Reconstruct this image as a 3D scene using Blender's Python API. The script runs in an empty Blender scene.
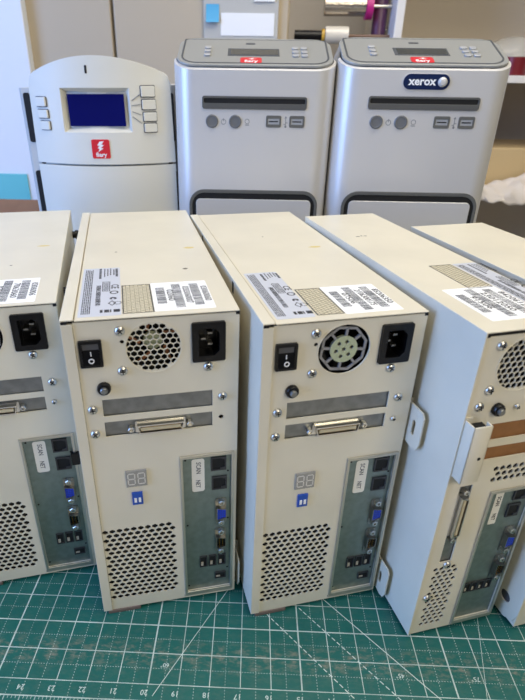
import bpy, bmesh, math, random
from mathutils import Matrix, Vector
random.seed(7)
S = bpy.context.scene
COL = S.collection
MM = 0.001

# ------------------------------------------------------------------ materials
def lin(c):
    c = c / 255.0
    return c / 12.92 if c <= 0.04045 else ((c + 0.055) / 1.055) ** 2.4
def rgb(r, g, b): return (lin(r), lin(g), lin(b), 1.0)
def mat(name, col, rough=0.5, metal=0.0, noise=0.0, nscale=60.0, bump=0.0, bscale=400.0, alpha=1.0, emis=None, estr=0.0, spec=0.5, trans=0.0, coat=0.0, col2=None):
    m = bpy.data.materials.new(name); m.use_nodes = True
    nt = m.node_tree; b = nt.nodes['Principled BSDF']
    b.inputs['Base Color'].default_value = col
    b.inputs['Roughness'].default_value = rough
    b.inputs['Metallic'].default_value = metal
    b.inputs['Specular IOR Level'].default_value = spec
    b.inputs['Alpha'].default_value = alpha
    b.inputs['Transmission Weight'].default_value = trans
    b.inputs['Coat Weight'].default_value = coat
    if emis:
        b.inputs['Emission Color'].default_value = emis; b.inputs['Emission Strength'].default_value = estr
    if noise > 0 or col2:
        tc = nt.nodes.new('ShaderNodeTexCoord'); n = nt.nodes.new('ShaderNodeTexNoise')
        n.inputs['Scale'].default_value = nscale; n.inputs['Detail'].default_value = 5
        nt.links.new(tc.outputs['Object'], n.inputs['Vector'])
        r = nt.nodes.new('ShaderNodeValToRGB')
        c2 = col2 or tuple(list(x * (1 - noise) for x in col[:3]) + [1])
        r.color_ramp.elements[0].color = c2; r.color_ramp.elements[1].color = col
        r.color_ramp.elements[0].position = 0.35; r.color_ramp.elements[1].position = 0.62
        nt.links.new(n.outputs['Fac'], r.inputs['Fac']); nt.links.new(r.outputs['Color'], b.inputs['Base Color'])
    if bump > 0:
        tc = nt.nodes.new('ShaderNodeTexCoord'); n = nt.nodes.new('ShaderNodeTexNoise')
        n.inputs['Scale'].default_value = bscale; n.inputs['Detail'].default_value = 3
        nt.links.new(tc.outputs['Object'], n.inputs['Vector'])
        bp = nt.nodes.new('ShaderNodeBump'); bp.inputs['Strength'].default_value = bump; bp.inputs['Distance'].default_value = 0.0006
        nt.links.new(n.outputs['Fac'], bp.inputs['Height']); nt.links.new(bp.outputs['Normal'], b.inputs['Normal'])
    return m

CREAM = mat('cream_powder_coat', rgb(224, 216, 193), 0.40, noise=0.07, nscale=14, bump=0.12, bscale=900)
SHADE_IN = mat('dark_inner_shade', rgb(30, 29, 28), 0.7)  # near-black colour standing in for the shade inside the towers
BLACK = mat('black_plastic', rgb(9, 9, 11), 0.3, spec=.35)
BLACKD = mat('dark_cavity', rgb(9, 9, 10), 0.7)
GREYD = mat('dark_grey_plastic', rgb(80, 80, 82), 0.4)
STEEL = mat('bright_steel', rgb(205, 203, 196), 0.28, 1.0)
STEELD = mat('dull_connector_steel', rgb(150, 148, 142), 0.35, 1.0)
GALV = mat('galvanised_plate', rgb(140, 142, 140), 0.42, 0.85, noise=0.2, nscale=120)
IOPL = mat('zinc_io_plate', rgb(130, 143, 138), 0.4, 0.7, noise=0.16, nscale=160)
FRAME = mat('pressed_steel_frame', rgb(190, 186, 172), 0.35, 0.8)
GOLD = mat('gold_pin', rgb(205, 160, 90), 0.3, 1.0)
BLUE = mat('blue_port_plastic', rgb(28, 60, 190), 0.4)
DIPB = mat('blue_switch_plastic', rgb(20, 75, 170), 0.4)
WHITE = mat('white_print', rgb(240, 240, 238), 0.5)
LABELW = mat('white_label_paper', rgb(248, 248, 246), 0.45)
LABELS = mat('silver_label_foil', rgb(206, 209, 216), 0.4, 0.1)
LABELB = mat('beige_label_paper', rgb(214, 205, 176), 0.5)
INK = mat('black_ink', rgb(28, 28, 30), 0.5)
INKG = mat('grey_ink', rgb(70, 72, 78), 0.5)
BROWN = mat('brown_cardboard_blank', rgb(156, 108, 62), 0.75, noise=0.15, nscale=90)
FANG = mat('fan_hub_sticker', rgb(176, 184, 150), 0.5)
FANH = mat('grey_fan_guard', rgb(150, 150, 152), 0.45, 0.2)
FOOT = mat('brown_rubber_foot', rgb(112, 98, 88), 0.8)
CHIP = mat('worn_paint', rgb(214, 196, 130), 0.6)
LCDG = mat('grey_display_glass', rgb(150, 148, 140), 0.2)
DIGIT = mat('unlit_digit_segment', rgb(214, 210, 200), 0.3)
STICK = mat('white_sticker', rgb(232, 228, 216), 0.5)

# ------------------------------------------------------------------ mesh builder (units: mm)
class MB:
    def __init__(s): s.v = []; s.f = []; s.mi = []; s.sm = []
    def raw(s, verts, faces, M=None, mi=0, smooth=False):
        b = len(s.v)
        for p in verts:
            p = Vector(p)
            s.v.append(M @ p if M else p)
        for f in faces: s.f.append([b + i for i in f]); s.mi.append(mi); s.sm.append(smooth)
        return s
    def addbm(s, bm, M=None, mi=0, smooth=False):
        bm.verts.index_update()
        s.raw([v.co.copy() for v in bm.verts], [[v.index for v in f.verts] for f in bm.faces], M, mi, smooth); bm.free(); return s
    def box(s, x0, x1, y0, y1, z0, z1, bev=0, mi=0, M=None, seg=2):
        bm = bmesh.new(); bmesh.ops.create_cube(bm, size=1)
        for v in bm.verts: v.co = Vector(((x0 + x1) / 2 + v.co.x * (x1 - x0), (y0 + y1) / 2 + v.co.y * (y1 - y0), (z0 + z1) / 2 + v.co.z * (z1 - z0)))
        if bev: bmesh.ops.bevel(bm, geom=bm.edges[:], offset=bev, segments=seg, affect='EDGES', profile=0.5)
        return s.addbm(bm, M, mi)
    def lathe(s, prof, M, seg=20, mi=0, smooth=True):   # prof: list of (r, z)
        vs = []; fs = []
        for r, z in prof:
            for k in range(seg):
                a = 2 * math.pi * k / seg; vs.append((r * math.cos(a), r * math.sin(a), z))
        for i in range(len(prof) - 1):
            for k in range(seg):
                k2 = (k + 1) % seg; fs.append((i * seg + k, i * seg + k2, (i + 1) * seg + k2, (i + 1) * seg + k))
        fs.append(tuple(range(seg))[::-1]); fs.append(tuple((len(prof) - 1) * seg + k for k in range(seg)))
        return s.raw(vs, fs, M, mi, smooth)
    def plate(s, loops, z0, z1, M=None, mi=0, bev=0):
        cu = bpy.data.curves.new('c', 'CURVE'); cu.dimensions = '2D'; cu.fill_mode = 'BOTH'
        for lp in loops:
            sp = cu.splines.new('POLY'); sp.points.add(len(lp) - 1); sp.use_cyclic_u = True
            for i, p in enumerate(lp): sp.points[i].co = (p[0], p[1], 0, 1)
        cu.extrude = (z1 - z0) / 2 - bev; cu.bevel_depth = bev; cu.bevel_resolution = 1
        if bev: cu.offset = -bev
        ob = bpy.data.objects.new('c', cu); me = bpy.data.meshes.new_from_object(ob)
        zc = (z0 + z1) / 2
        s.raw([(v.co.x, v.co.y, v.co.z + zc) for v in me.vertices], [list(f.vertices) for f in me.polygons], M, mi)
        bpy.data.objects.remove(ob); bpy.data.curves.remove(cu); bpy.data.meshes.remove(me); return s
    def text(s, t, size, M, z0=0, th=0.1, mi=0, bold=0.0, sx=1.0, align='CENTER'):
        cu = bpy.data.curves.new('t', 'FONT'); cu.body = t; cu.size = size; cu.align_x = align; cu.align_y = 'CENTER'
        cu.extrude = th / 2; cu.offset = bold; cu.resolution_u = 2
        ob = bpy.data.objects.new('t', cu); me = bpy.data.meshes.new_from_object(ob)
        s.raw([(v.co.x * sx, v.co.y, v.co.z + z0 + th / 2) for v in me.vertices], [list(f.vertices) for f in me.polygons], M, mi)
        bpy.data.objects.remove(ob); bpy.data.curves.remove(cu); bpy.data.meshes.remove(me); return s
    def build(s, name, mats, parent=None, scale=MM):
        me = bpy.data.meshes.new(name)
        me.from_pydata([tuple(v * scale) for v in s.v], [], s.f)
        if not isinstance(mats, (list, tuple)): mats = [mats]
        for m in mats: me.materials.append(m)
        me.polygons.foreach_set('material_index', s.mi)
        me.polygons.foreach_set('use_smooth', s.sm)
        bm = bmesh.new(); bm.from_mesh(me); bmesh.ops.recalc_face_normals(bm, faces=bm.faces[:]); bm.to_mesh(me); bm.free()
        if any(s.sm):
            try: me.set_sharp_from_angle(angle=math.radians(35))
            except Exception: pass
        ob = bpy.data.objects.new(name, me); COL.objects.link(ob)
        if parent: ob.parent = parent
        return ob
def Fr(u=0, v=0, y=0):      # front frame: local x->x, y->z, z-> -y (toward the viewer)
    return Matrix(((1, 0, 0, u), (0, 0, -1, y), (0, 1, 0, v), (0, 0, 0, 1)))
def FrC(u, v, y=0):         # as front frame, turned a quarter clockwise (text runs downward)
    return Fr(u, v, y) @ Matrix.Rotation(-math.pi / 2, 4, 'Z')
def Tp(u=0, d=0, z=0): return Matrix.Translation((u, d, z))
def TpC(u, d, z): return Matrix.Translation((u, d, z)) @ Matrix.Rotation(-math.pi / 2, 4, 'Z')
def circ(u, v, r, n=12, a0=0): return [(u + r * math.cos(a0 + 2 * math.pi * k / n), v + r * math.sin(a0 + 2 * math.pi * k / n)) for k in range(n)]
def rect(a, b, c, d): return [(a, c), (b, c), (b, d), (a, d)]
def rrect(a, b, c, d, r, n=5):
    o = []
    for cx, cy, s in ((b - r, c + r, -90), (b - r, d - r, 0), (a + r, d - r, 90), (a + r, c + r, 180)):
        for k in range(n + 1):
            t = math.radians(s + 90 * k / n); o.append((cx + r * math.cos(t), cy + r * math.sin(t)))
    return o
def empty(name, loc, rz=0, sc=(1, 1, 1)):
    o = bpy.data.objects.new(name, None); COL.objects.link(o); o.location = loc; o.rotation_euler = (0, 0, rz); o.scale = sc
    o.empty_display_size = 0.02; return o
def tag(o, label=None, cat=None, group=None, kind=None):
    if label: o['label'] = label
    if cat: o['category'] = cat
    if group: o['group'] = group
    if kind: o['kind'] = kind
    return o
def copy_tree(o, parent=None):
    c = o.copy(); COL.objects.link(c); c.parent = parent
    for ch in list(o.children): copy_tree(ch, c)
    return c

# ------------------------------------------------------------------ small hardware shared by the tower units
def screw(u, v, root, y=0, r=3.6, ang=None, name='screw'):
    m = MB(); M = Fr(u, v, y) @ Matrix.Rotation(random.uniform(0, 1.5) if ang is None else ang, 4, 'Z')
    m.lathe([(r, 0), (r, 0.9), (r * .88, 1.8), (r * .55, 2.5), (0.02, 2.7)], M, 18)
    m.box(-r * .55, r * .55, -.42, .42, 1.4, 2.76, 0, 1, M); m.box(-.42, .42, -r * .55, r * .55, 1.4, 2.76, 0, 1, M)
    return m.build(name, [STEEL, BLACKD], root)
def power_inlet(u0, u1, v0, v1, root):
    cu, cv = (u0 + u1) / 2, (v0 + v1) / 2
    m = MB()
    cav = [(cu - 7.5, cv - 11), (cu + 4.0, cv - 11), (cu + 7.8, cv - 7.2), (cu + 7.8, cv + 7.2), (cu + 4, cv + 11), (cu - 7.5, cv + 11)]
    m.plate([rrect(u0, u1, v0, v1, 1.5), cav], 0, 2.4, Fr())
    m.plate([[(cu + (x - cu) * 1.06, cv + (y - cv) * 1.06) for x, y in cav], cav], -12, 0, Fr())
    m.box(cu - 9, cu + 9, 11, 12, cv - 12, cv + 12)
    o = m.build('power_inlet', BLACK, root)
    for du, dv in ((1.8, 4.5), (1.8, -4.5), (-3.2, 0)):
        p = MB(); p.box(cu + du - 1.9, cu + du + 1.9, 4.0, 11, cv + dv - .8, cv + dv + .8, .2); p.build('prong', STEELD, o)
    return o
def power_switch(u0, u1, v0, v1, root, on=False):
    m = MB(); m.plate([rrect(u0, u1, v0, v1, 1.0), rect(u0 + 2, u1 - 2, v0 + 2.4, v1 - 2.4)], 0, 2.2, Fr())
    o = m.build('power_switch', BLACK, root)
    cv = (v0 + v1) / 2; a, b = u0 + 2.1, u1 - 2.1
    r = MB(); top, bot = (3.4, 0.6) if on else (0.4, 3.2)
    pr = [(-bot, v0 + 2.5), (-1.4, cv), (-top, v1 - 2.5), (4, v1 - 2.5), (4, v0 + 2.5)]
    vs = [(a, y, z) for y, z in pr] + [(b, y, z) for y, z in pr]
    r.raw(vs, [(0, 1, 2, 3, 4), (9, 8, 7, 6, 5)] + [(i, i + 5, (i + 1) % 5 + 5, (i + 1) % 5) for i in range(5)])
    ro = r.build('rocker', BLACK, o)
    k = MB(); cu = (a + b) / 2
    k.plate([circ(0, 0, 2.1, 16), circ(0, 0, 1.3, 16)], 0, .12, Fr(cu, cv - 4.6, -3.3 if not on else -1.2))
    k.box(cu - .35, cu + .35, -1.75, -1.35, cv - 1.5, cv + 1.8)
    k.build('switch_mark', WHITE, ro)
    g = MB(); g.box(a + .3, b - .3, -1.05 if not on else -2.9, 0, cv + 3.2, v1 - 3.0); g.build('rocker_top', GREYD, ro)
    return o
def lock(u, v, root):
    m = MB(); m.lathe([(5.0, 0), (5.0, 2.5), (4.4, 3.6), (3.2, 3.8)], Fr(u, v), 24)
    o = m.build('round_button', BLACK, root)
    c = MB(); c.lathe([(2.7, 3.5), (2.7, 5.6), (2.1, 6.2), (.02, 6.3)], Fr(u, v), 16); c.build('button_core', GALV, o)
def scsi(u0, u1, v0, v1, root, vertical=False, y=1.6):
    R = Matrix.Identity(4)
    cu, cv = (u0 + u1) / 2, (v0 + v1) / 2
    L, w = (u1 - u0, v1 - v0) if not vertical else (v1 - v0, u1 - u0)
    M = Fr(cu, cv, y) @ (Matrix.Rotation(math.pi / 2, 4, 'Z') if vertical else R)
    a, b = L / 2, w / 2
    m = MB(); out = [(-a, b), (-a + 1.5, -b), (a - 1.5, -b), (a, b)]; inn = [(x * .965, z * .72) for x, z in out]
    m.plate([out, inn], 0, 5.5, M); m.plate([rrect(-a - 1.5, a + 1.5, -b - 1, b + 1, 1)], 0, .7, M)
    o = m.build('scsi_connector', STEEL, root)
    t = MB(); t.box(-a + 2.5, a - 2.5, -b * .38, b * .38, 0.5, 5.0, .3, 0, M)
    for k in range(25):
        x = -a + 3.5 + k * (2 * a - 7) / 24
        t.box(x - .3, x + .3, -b * .45, b * .45, .5, 4.6, 0, 1, M)
    t.build('contact_block', [mat_scsi, GOLD], o)
    for sx in (-1, 1):
        h = MB(); h.lathe([(2.6, 0), (2.6, 4.2), (2.2, 4.6), (1.3, 4.6), (1.2, 3.2)], M @ Matrix.Translation((sx * (a + 4.6), 0, 0)), 6, smooth=False)
        h.build('jack_post', STEEL, o)
mat_scsi = mat('ivory_contact_block', rgb(196, 184, 150), 0.5)
def rj45(u, v, root, y=1.2, w=13, h=14):
    m = MB(); m.plate([rect(u - w / 2, u + w / 2, v - h / 2, v + h / 2), [(u - w / 2 + 1.2, v - h / 2 + 1.2), (u + 1.5, v - h / 2 + 1.2), (u + 1.5, v - h / 2 + 3), (u + w / 2 - 1.2, v - 3.5), (u + w / 2 - 1.2, v + 4), (u + 1.5, v + h / 2 - 1.4), (u - w / 2 + 1.2, v + h / 2 - 1.2)]], 0, 1.3, Fr(0, 0, y))
    o = m.build('network_port', [mat_rj], root)
    c = MB(); c.box(u - w / 2 + .8, u + w / 2 - .8, y - .35, y - .05, v - h / 2 + .8, v + h / 2 - .8); c.build('port_cavity', BLACKD, o)
mat_rj = mat('dark_port_shell', rgb(62, 62, 64), 0.4, 0.4)
def dsub(u, v, root, blue, y=1.2, L=21):
    M = Fr(u, v, y) @ Matrix.Rotation(math.pi / 2, 4, 'Z')
    m = MB(); a, b = L / 2 - 1.5, 4.4
    out = [(-a, b), (-a + 2, -b), (a - 2, -b), (a, b)]; inn = [(x * .92, z * .86) for x, z in out]
    m.plate([rrect(-L / 2 - 6, L / 2 + 6, -5.0, 5.0, 2)], 0, .6, M); m.plate([out, inn], .5, 5, M)
    o = m.build('vga_port' if blue else 'serial_port', STEELD, root)
    t = MB(); t.plate([[(x * .9, z * .84) for x, z in out]], .5, 4.3 if blue else 2.0, M)
    pins = [(x, z) for z in (-1.8, 0, 1.8) for x in (-4.4, -2.2, 0, 2.2, 4.4)] if blue else [(x, 1.5) for x in (-5.2, -2.6, 0, 2.6, 5.2)] + [(x, -1.5) for x in (-3.9, -1.3, 1.3, 3.9)]
    for x, z in pins: t.lathe([(.42, 1.9), (.42, 4.45 if blue else 4.4)], M @ Matrix.Translation((x, z, 0)), 6, 1)
    t.build('blue_insert' if blue else 'pin_block', [BLUE, INK] if blue else [BLACK, GOLD], o)
    for sx in (-1, 1):
        h = MB(); h.lathe([(2.9, 0), (2.9, 4.0), (2.5, 4.5), (1.5, 4.5), (1.4, 3.0)], M @ Matrix.Translation((sx * (L / 2 + 3.2), 0, 0)), 6, smooth=False)
        h.build('jack_post', STEEL, o)
def usb(u, v, root, w=7.2, h=13.5, y=1.2):
    m = MB(); m.plate([rect(u - w / 2, u + w / 2, v - h / 2, v + h / 2), rect(u - w / 2 + .9, u + w / 2 - .9, v - h / 2 + .9, v + h / 2 - .9)], 0, 1.2, Fr(0, 0, y))
    o = m.build('usb_port', mat_rj, root)
    c = MB(); c.box(u - w / 2 + .7, u + w / 2 - .7, y - .3, y - .05, v - h / 2 + .7, v + h / 2 - .7)
    c.build('port_cavity', BLACKD, o)
    t = MB(); t.box(u - w / 2 + 1.2, u - .2, y - .9, y - .3, v - h / 2 + 1.8, v - .5, 0); t.build('tongue', mat_usbt, o)
mat_usbt = mat('port_tongue', rgb(176, 168, 150), 0.5)
def barcode(m, u0, u1, d0, d1, z, mi=0, seed=1):    # bars run across u, stacked along depth
    r = random.Random(seed); d = d0
    while d < d1 - .5:
        t = r.choice((.5, .8, 1.2)); m.box(u0, u1, d, min(d + t, d1), z, z + .06, 0, mi); d += t + r.choice((.4, .6, .9))
def top_labels(root, H, silver, hatch, bars, texts, seed=1):
    z = H
    u0, u1, d0, d1 = silver
    m = MB(); m.plate([rrect(u0, u1, d0, d1, 1.5)], 0, .12, Tp(0, 0, z)); o = m.build('rating_label', LABELS, root)
    o['label'] = 'silver rating label with fine print and marks'
    k = MB(); w = u1 - u0; zz = z + .12
    r = random.Random(seed + 5)
    # fine print columns at the left, running in depth
    for i in range(5):
        d = d0 + 5
        while d < d1 - 5:
            l = r.uniform(2, 7); k.box(u0 + 2 + i * 1.35, u0 + 2.75 + i * 1.35, d, min(d + l, d1 - 4), zz, zz + .05); d += l + r.uniform(.5, 1.1)
    barcode(k, u0 + 11.5, u0 + 15, d0 + 20, d0 + 62, zz, 0, seed)
    for uu, dd, l, t in ((14, 80, 22, 1.9), (17.4, 84, 18, .9), (20, 86, 16, .9), (22.3, 88, 15, .9), (25, 88, 15, 1.0), (27.3, 84, 20, 1.9)):
        d = d0 + dd - 2
        while d < d0 + dd + l and d < d1 - 4:
            s_ = r.uniform(1.2, 3); k.box(u0 + uu - t / 2, u0 + uu + t / 2, d, d + s_, zz, zz + .05); d += s_ + .6
    k.text('CE', 8, TpC(u0 + 25.5, d0 + 58, zz), 0, .05, bold=.15)
    k.text('c', 9, TpC(u0 + 25, d0 + 33, zz), 0, .05, bold=.5)
    k.plate([circ(u0 + 25, d0 + 45, 3.4, 16), circ(u0 + 25, d0 + 45, 2.2, 16)], 0, .05, Tp(0, 0, zz))
    k.plate([[(u0 + 20.5, d0 + 23), (u0 + 23.5, d0 + 18), (u0 + 26.5, d0 + 23), (u0 + 23.5, d0 + 28)], [(u0 + 21.3, d0 + 23), (u0 + 23.5, d0 + 19.4), (u0 + 25.7, d0 + 23), (u0 + 23.5, d0 + 26.6)]], 0, .05, Tp(0, 0, zz))
    k.plate([circ(u0 + 27.5, d0 + 23, 3, 14), circ(u0 + 27.5, d0 + 23, 2.4, 14)], 0, .05, Tp(0, 0, zz))
    k.plate([rect(u0 + 16, u0 + 22, d0 + 48, d0 + 70), rect(u0 + 16.6, u0 + 21.4, d0 + 48.6, d0 + 69.4)], 0, .05, Tp(0, 0, zz))
    for j in range(9): k.box(u0 + 17, u0 + 21, d0 + 50 + j * 2.1, d0 + 50.9 + j * 2.1, zz, zz + .05)
    for j, (a, b) in enumerate(((15, 17), (18, 21.5), (22, 23), (24.5, 29))): k.box(u0 + a, u0 + b, d0 + 6, d0 + 11, zz, zz + .05)
    k.build('fine_print', mat_fine, o)
    # hatched security label
    u0, u1, d0, d1 = hatch
    m = MB(); m.plate([rect(u0, u1, d0, d1)], 0, .1, Tp(0, 0, z)); o = m.build('hatched_label', LABELB, root)
    o['label'] = 'beige label with a fine hatched pattern and black border'
    k = MB(); zz = z + .1
    k.plate([rect(u0, u1, d0, d1), rect(u0 + .9, u1 - .9, d0 + .9, d1 - .9)], 0, .05, Tp(0, 0, zz))
    n = 6
    for i in range(1, n + 1):
        uu = u0 + i * (u1 - u0) / (n + 1); k.box(uu - .22, uu + .22, d0, d1, zz, zz + .04, 0, 1)
    for i in range(n + 1):
        a = u0 + i * (u1 - u0) / (n + 1); b = u0 + (i + 1) * (u1 - u0) / (n + 1); d = d0 + (1.6 if i % 2 else 3.2)
        while d < d1 - 1.5: k.box(a + .5, b - .5, d, d + .9, zz, zz + .04, 0, 1); d += 3.2
    k.build('label_pattern', [INK, mat_hatch], o)
    # white barcode label
    u0, u1, d0, d1 = bars
    m = MB(); m.plate([rrect(u0, u1, d0, d1, 1.2)], 0, .14, Tp(0, 0, z)); o = m.build('barcode_label', LABELW, root)
    o['label'] = 'white label with three barcodes and number rows'
    k = MB(); zz = z + .14; w = (u1 - u0)
    for i, (f0, dd0, dd1, t) in enumerate(((.07, 14, 48, texts[0]), (.36, 5, 56, texts[1]), (.68, 8, 54, texts[2]))):
        a = u0 + f0 * w
        barcode(k, a, a + .155 * w, d0 + dd0 * (d1 - d0) / 60, d0 + dd1 * (d1 - d0) / 60, zz, 0, seed + i)
        k.text(t, .16 * w, TpC(a + .155 * w + .085 * w, d0 + (dd0 + dd1) / 2 * (d1 - d0) / 60, zz), 0, .06, 1, bold=.12, sx=(dd1 - dd0) * .88 / (len(t) * .16 * w * .62) * (d1 - d0) / 60)
    k.build('barcode_print', [INKG, INK], o)
mat_fine = mat('fine_print_ink', rgb(34, 35, 40), 0.5)
mat_hatch = mat('hatch_ink', rgb(112, 103, 82), 0.5)
def fanholes(fu, fv, fr, pu, pv, r):
    out = []
    for lp in hexholes(fu - 5 * pu, fu + 5 * pu, fv - 5 * pv, fv + 5 * pv, pu, pv, r, None, 0, 6):
        cx = sum(p[0] for p in lp) / 6 - fu; cy = sum(p[1] for p in lp) / 6 - fv
        ins = [math.hypot(x - fu, y - fv) < fr for x, y in lp]
        if not any(ins) or math.hypot(cx, cy) > fr + .6: continue
        q = []
        for x, y in lp:
            d = math.hypot(x - fu, y - fv); k = min(1, fr / d) if d else 1
            q.append((fu + (x - fu) * k, fv + (y - fv) * k))
        out.append(q)
    return out
def hexholes(c0, c1, r0, r1, pu, pv, r, test=None, start=0, n=8):
    out = []; row = 0; v = r1
    while v >= r0 - .01:
        u = c0 + (pu / 2 if (row + start) % 2 else 0)
        while u <= c1 + .01:
            if test is None or test(u, v): out.append(circ(u, v, r, n, math.pi / n))
            u += pu
        v -= pv; row += 1
    return out
def side_tab(root, d0, d1, z0, z1, x=-4.5):
    # sheet metal bracket standing off the left side: lip at the back edge, plate with a slot
    m = MB(); M = Matrix(((0, 0, -1, x), (1, 0, 0, 0), (0, 1, 0, 0), (0, 0, 0, 1)))
    out = [(d0 + 8, z0), (d1, z0 + 3), (d1, z1), (d0 + 3, z1), (d0, z1 - 4), (d0, z0 + 9), (d0 + 3, z0 + 2)]
    cd, cz = (d0 + d1) / 2 - 2, (z0 + z1) / 2
    m.plate([out, rrect(cd - 2, cd + 2, cz - 7, cz + 7, 1.9)], 0, 1.2, M)
    m.box(x - 1.2, 0, d1 - 1.2, d1, z0 + 3, z1)
    return m.build('side_bracket', CREAM, root)

# ------------------------------------------------------------------ wide tower (back side towards the camera)
W, H, D = 124.7, 297.0, 323.0
def wide_tower(fan, name='server_tower'):
    R = empty(name, (0, 0, 0))
    # chassis: right wall, floor, far wall, inner left wall, top under the cover
    m = MB()
    m.box(W - 1.2, W, 0.6, D, 0, H - 2, .3); m.box(1.5, W, 0.6, D, 0, 1.2, .2); m.box(1.5, W, D - 1.2, D, 0, H - 2)
    m.box(2, 3, 1.3, D, 1, H - 4); m.box(2, W - 1.5, 1.5, D, H - 4, H - 3.2)
    m.build('chassis', CREAM, R)
    q = MB(); q.box(4, W - 2, 24, 25, 2, H - 5); q.box(4, W - 2, 5, 6, 1.3, 190); q.box(4, W - 2, 5, 24, 189, 190); q.build('inner_shade_sheet', SHADE_IN, R)  # added dark sheets close behind the openings, shade put in as colour
    # back panel with every opening cut through
    loops = [[(8.2, 0), (W, 0), (W, H - 2.0), (8.2, H - 2.0)]]
    fu, fv, fr = 62, 271.8, 20.0
    if fan == 'hex':
        loops += fanholes(fu, fv, fr - .5, 4.75, 4.12, 2.42)
    else:
        loops.append(circ(fu, fv, fr, 40))
    loops.append(rect(91, 113, 259, 288)); loops.append(rect(12, 25, 263, 279))
    loops.append(rect(21.5, 104.5, 216.5, 231.5)); loops.append(rect(21.3, 104.3, 197.8, 211.5))
    loops.append(circ(40, 278, 1.6, 10))
    if fan == 'hex': loops.append(circ(111.3, 205.7, 2.0, 10))
    loops.append(rect(79, 120.5, 8.5, 168))
    loops += hexholes(9.6 + 1, 70.5, 15.5, 98.2, 6.05, 5.15, 2.72, None, 0, 6)
    m = MB(); m.plate(loops, -1.2, 0, Fr()); o = m.build('rear_panel', CREAM, R)
    # pressed ring round the fan + faint embossed circle
    g = MB(); g.plate([circ(fu, fv, fr + .9, 40), circ(fu, fv, fr, 40)], 0, .35, Fr()); g.plate([circ(36, 241.4, 2.8, 20), circ(36, 241.4, 2.4, 20)], 0, .08, Fr()); g.build('embossed_ring', CREAM, o)
    if fan == 'hex':
        b = MB(); b.lathe([(7, -14), (7, -12), (6, -11.5), (.02, -11.4)], Fr(fu, fv), 24)
        for k in range(5):
            b.box(7, 19, -1.2, 1.2, -14, -13, .2, 1, Fr(fu, fv) @ Matrix.Rotation(k * 2 * math.pi / 5, 4, 'Z') @ Matrix.Rotation(.5, 4, 'X'))
        b.build('fan_rotor', [FANG, mat_orange], R)
    else:
        f = MB(); n = 8
        a0 = math.radians(22.5 - 6)
        f.plate([circ(fu, fv, 18.8, n, a0), circ(fu, fv, 16.9, n, a0)], -2.6, -1.2, Fr())
        for k in range(n):
            f.box(8, 17.2, -.9, .9, -2.6, -1.2, 0, 0, Fr(fu, fv) @ Matrix.Rotation(a0 + math.pi / 8 + k * math.pi / 4, 4, 'Z'))
        f.plate([circ(fu, fv, 10.2, 24)] + [circ(fu + 6 * math.cos(k * math.pi / 3 + .2), fv + 6 * math.sin(k * math.pi / 3 + .2), 1.45, 10) for k in range(6)] + [circ(fu, fv, 1.4, 10)], -2.6, -1.0, Fr())
        fo = f.build('fan_guard', [FANH], R); cpl = MB(); cpl.plate([circ(fu, fv, 10.6, 26)] + [circ(fu + 6 * math.cos(k * math.pi / 3 + .2), fv + 6 * math.sin(k * math.pi / 3 + .2), 1.6, 10) for k in range(6)] + [circ(fu, fv, 1.6, 10)], -1.0, -.7, Fr()); cpl.build('guard_disc', FANG, fo)
        s = MB(); s.lathe([(9.9, -4.4), (9.9, -3.4)], Fr(fu, fv), 24)
        s.build('fan_hub', FANG, fo)
        bl = MB()
        for k in range(7): bl.box(9, 19.2, -4.5, 4.5, -9, -8, .2, 0, Fr(fu, fv) @ Matrix.Rotation(k * 2 * math.pi / 7, 4, 'Z') @ Matrix.Rotation(.5, 4, 'X'))
        bl.build('fan_blades', BLACK, fo)
        dk = MB(); dk.plate([circ(fu, fv, 21, 40)], -14, -13, Fr()); dk.build('fan_recess', BLACKD, R)
    # left cover: side sheet folded over the top and round the back edge
    m = MB()
    m.box(0, 1.3, -.9, D, 0, H, .3); m.box(0, 9, -.9, D, H - .3, H + .8, .35); m.box(0, 8, -1.0, .2, 0, H - 2.6, .35)
    m.build('side_cover', CREAM, R)
    m = MB(); m.box(9.6, W, -.7, D, H - 1.0, H, .3); m.box(W - .9, W + .2, 3, D, H - 9, H - .3, .2); m.build('top_cover', CREAM, R)
    m = MB(); m.box(1.5, W - .6, .8, 2.4, H - 2.4, H - 1.0); m.box(.6, 4.5, -.95, 1, H - 2.5, H - .4); m.box(W - 2.6, W + .1, -.3, 2, H - 3.6, H - 1.0); m.build('cover_gap_shade', BLACKD, R)  # dark strips painting the shade in the gap under the cover
    power_switch(10, 26, 260.5, 281.5, R, on=False)
    power_inlet(89.5, 114.3, 257.7, 289.3, R)
    for u, v in ((39.3, 287), (38.8, 255), (101.5, 252.6), (14.2, 224), (112.5, 225.3), (13.8, 202)): screw(u, v, R)
    if fan != 'hex': screw(111.3, 205.7, R, r=2.2)
    lock(24.2, 242, R)
    for v0, v1 in ((215.5, 232.5), (196.8, 212.3)):
        m = MB(); m.box(20.5, 105.5, 1.9, 2.9, v0, v1); m.build('slot_blank', GALV, R)
    scsi(45.5, 81.5, 199.6, 207.6, R)
    # two digit display, small blue switch
    m = MB(); m.plate([rect(32.8, 49.6, 146.5, 162.8)], 0, 1.6, Fr(), bev=.3); o = m.build('two_digit_display', LCDG, R)
    k = MB()
    for cu in (37.2, 45.2):
        for a, b, c, d in ((-2.3, 2.3, 5, 5.9), (-2.3, 2.3, -.45, .45), (-2.3, 2.3, -5.9, -5), (-3.1, -2.3, .6, 4.9), (2.3, 3.1, .6, 4.9), (-3.1, -2.3, -4.9, -.6), (2.3, 3.1, -4.9, -.6)):
            k.box(cu + a, cu + b, -1.75, -1.6, 154.6 + c, 154.6 + d)
    k.build('digit_segments', DIGIT, o)
    m = MB(); m.plate([rect(36.3, 45, 127, 139.8)], 0, 1.8, Fr(), bev=.2); o = m.build('dip_switch', DIPB, R)
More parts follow.
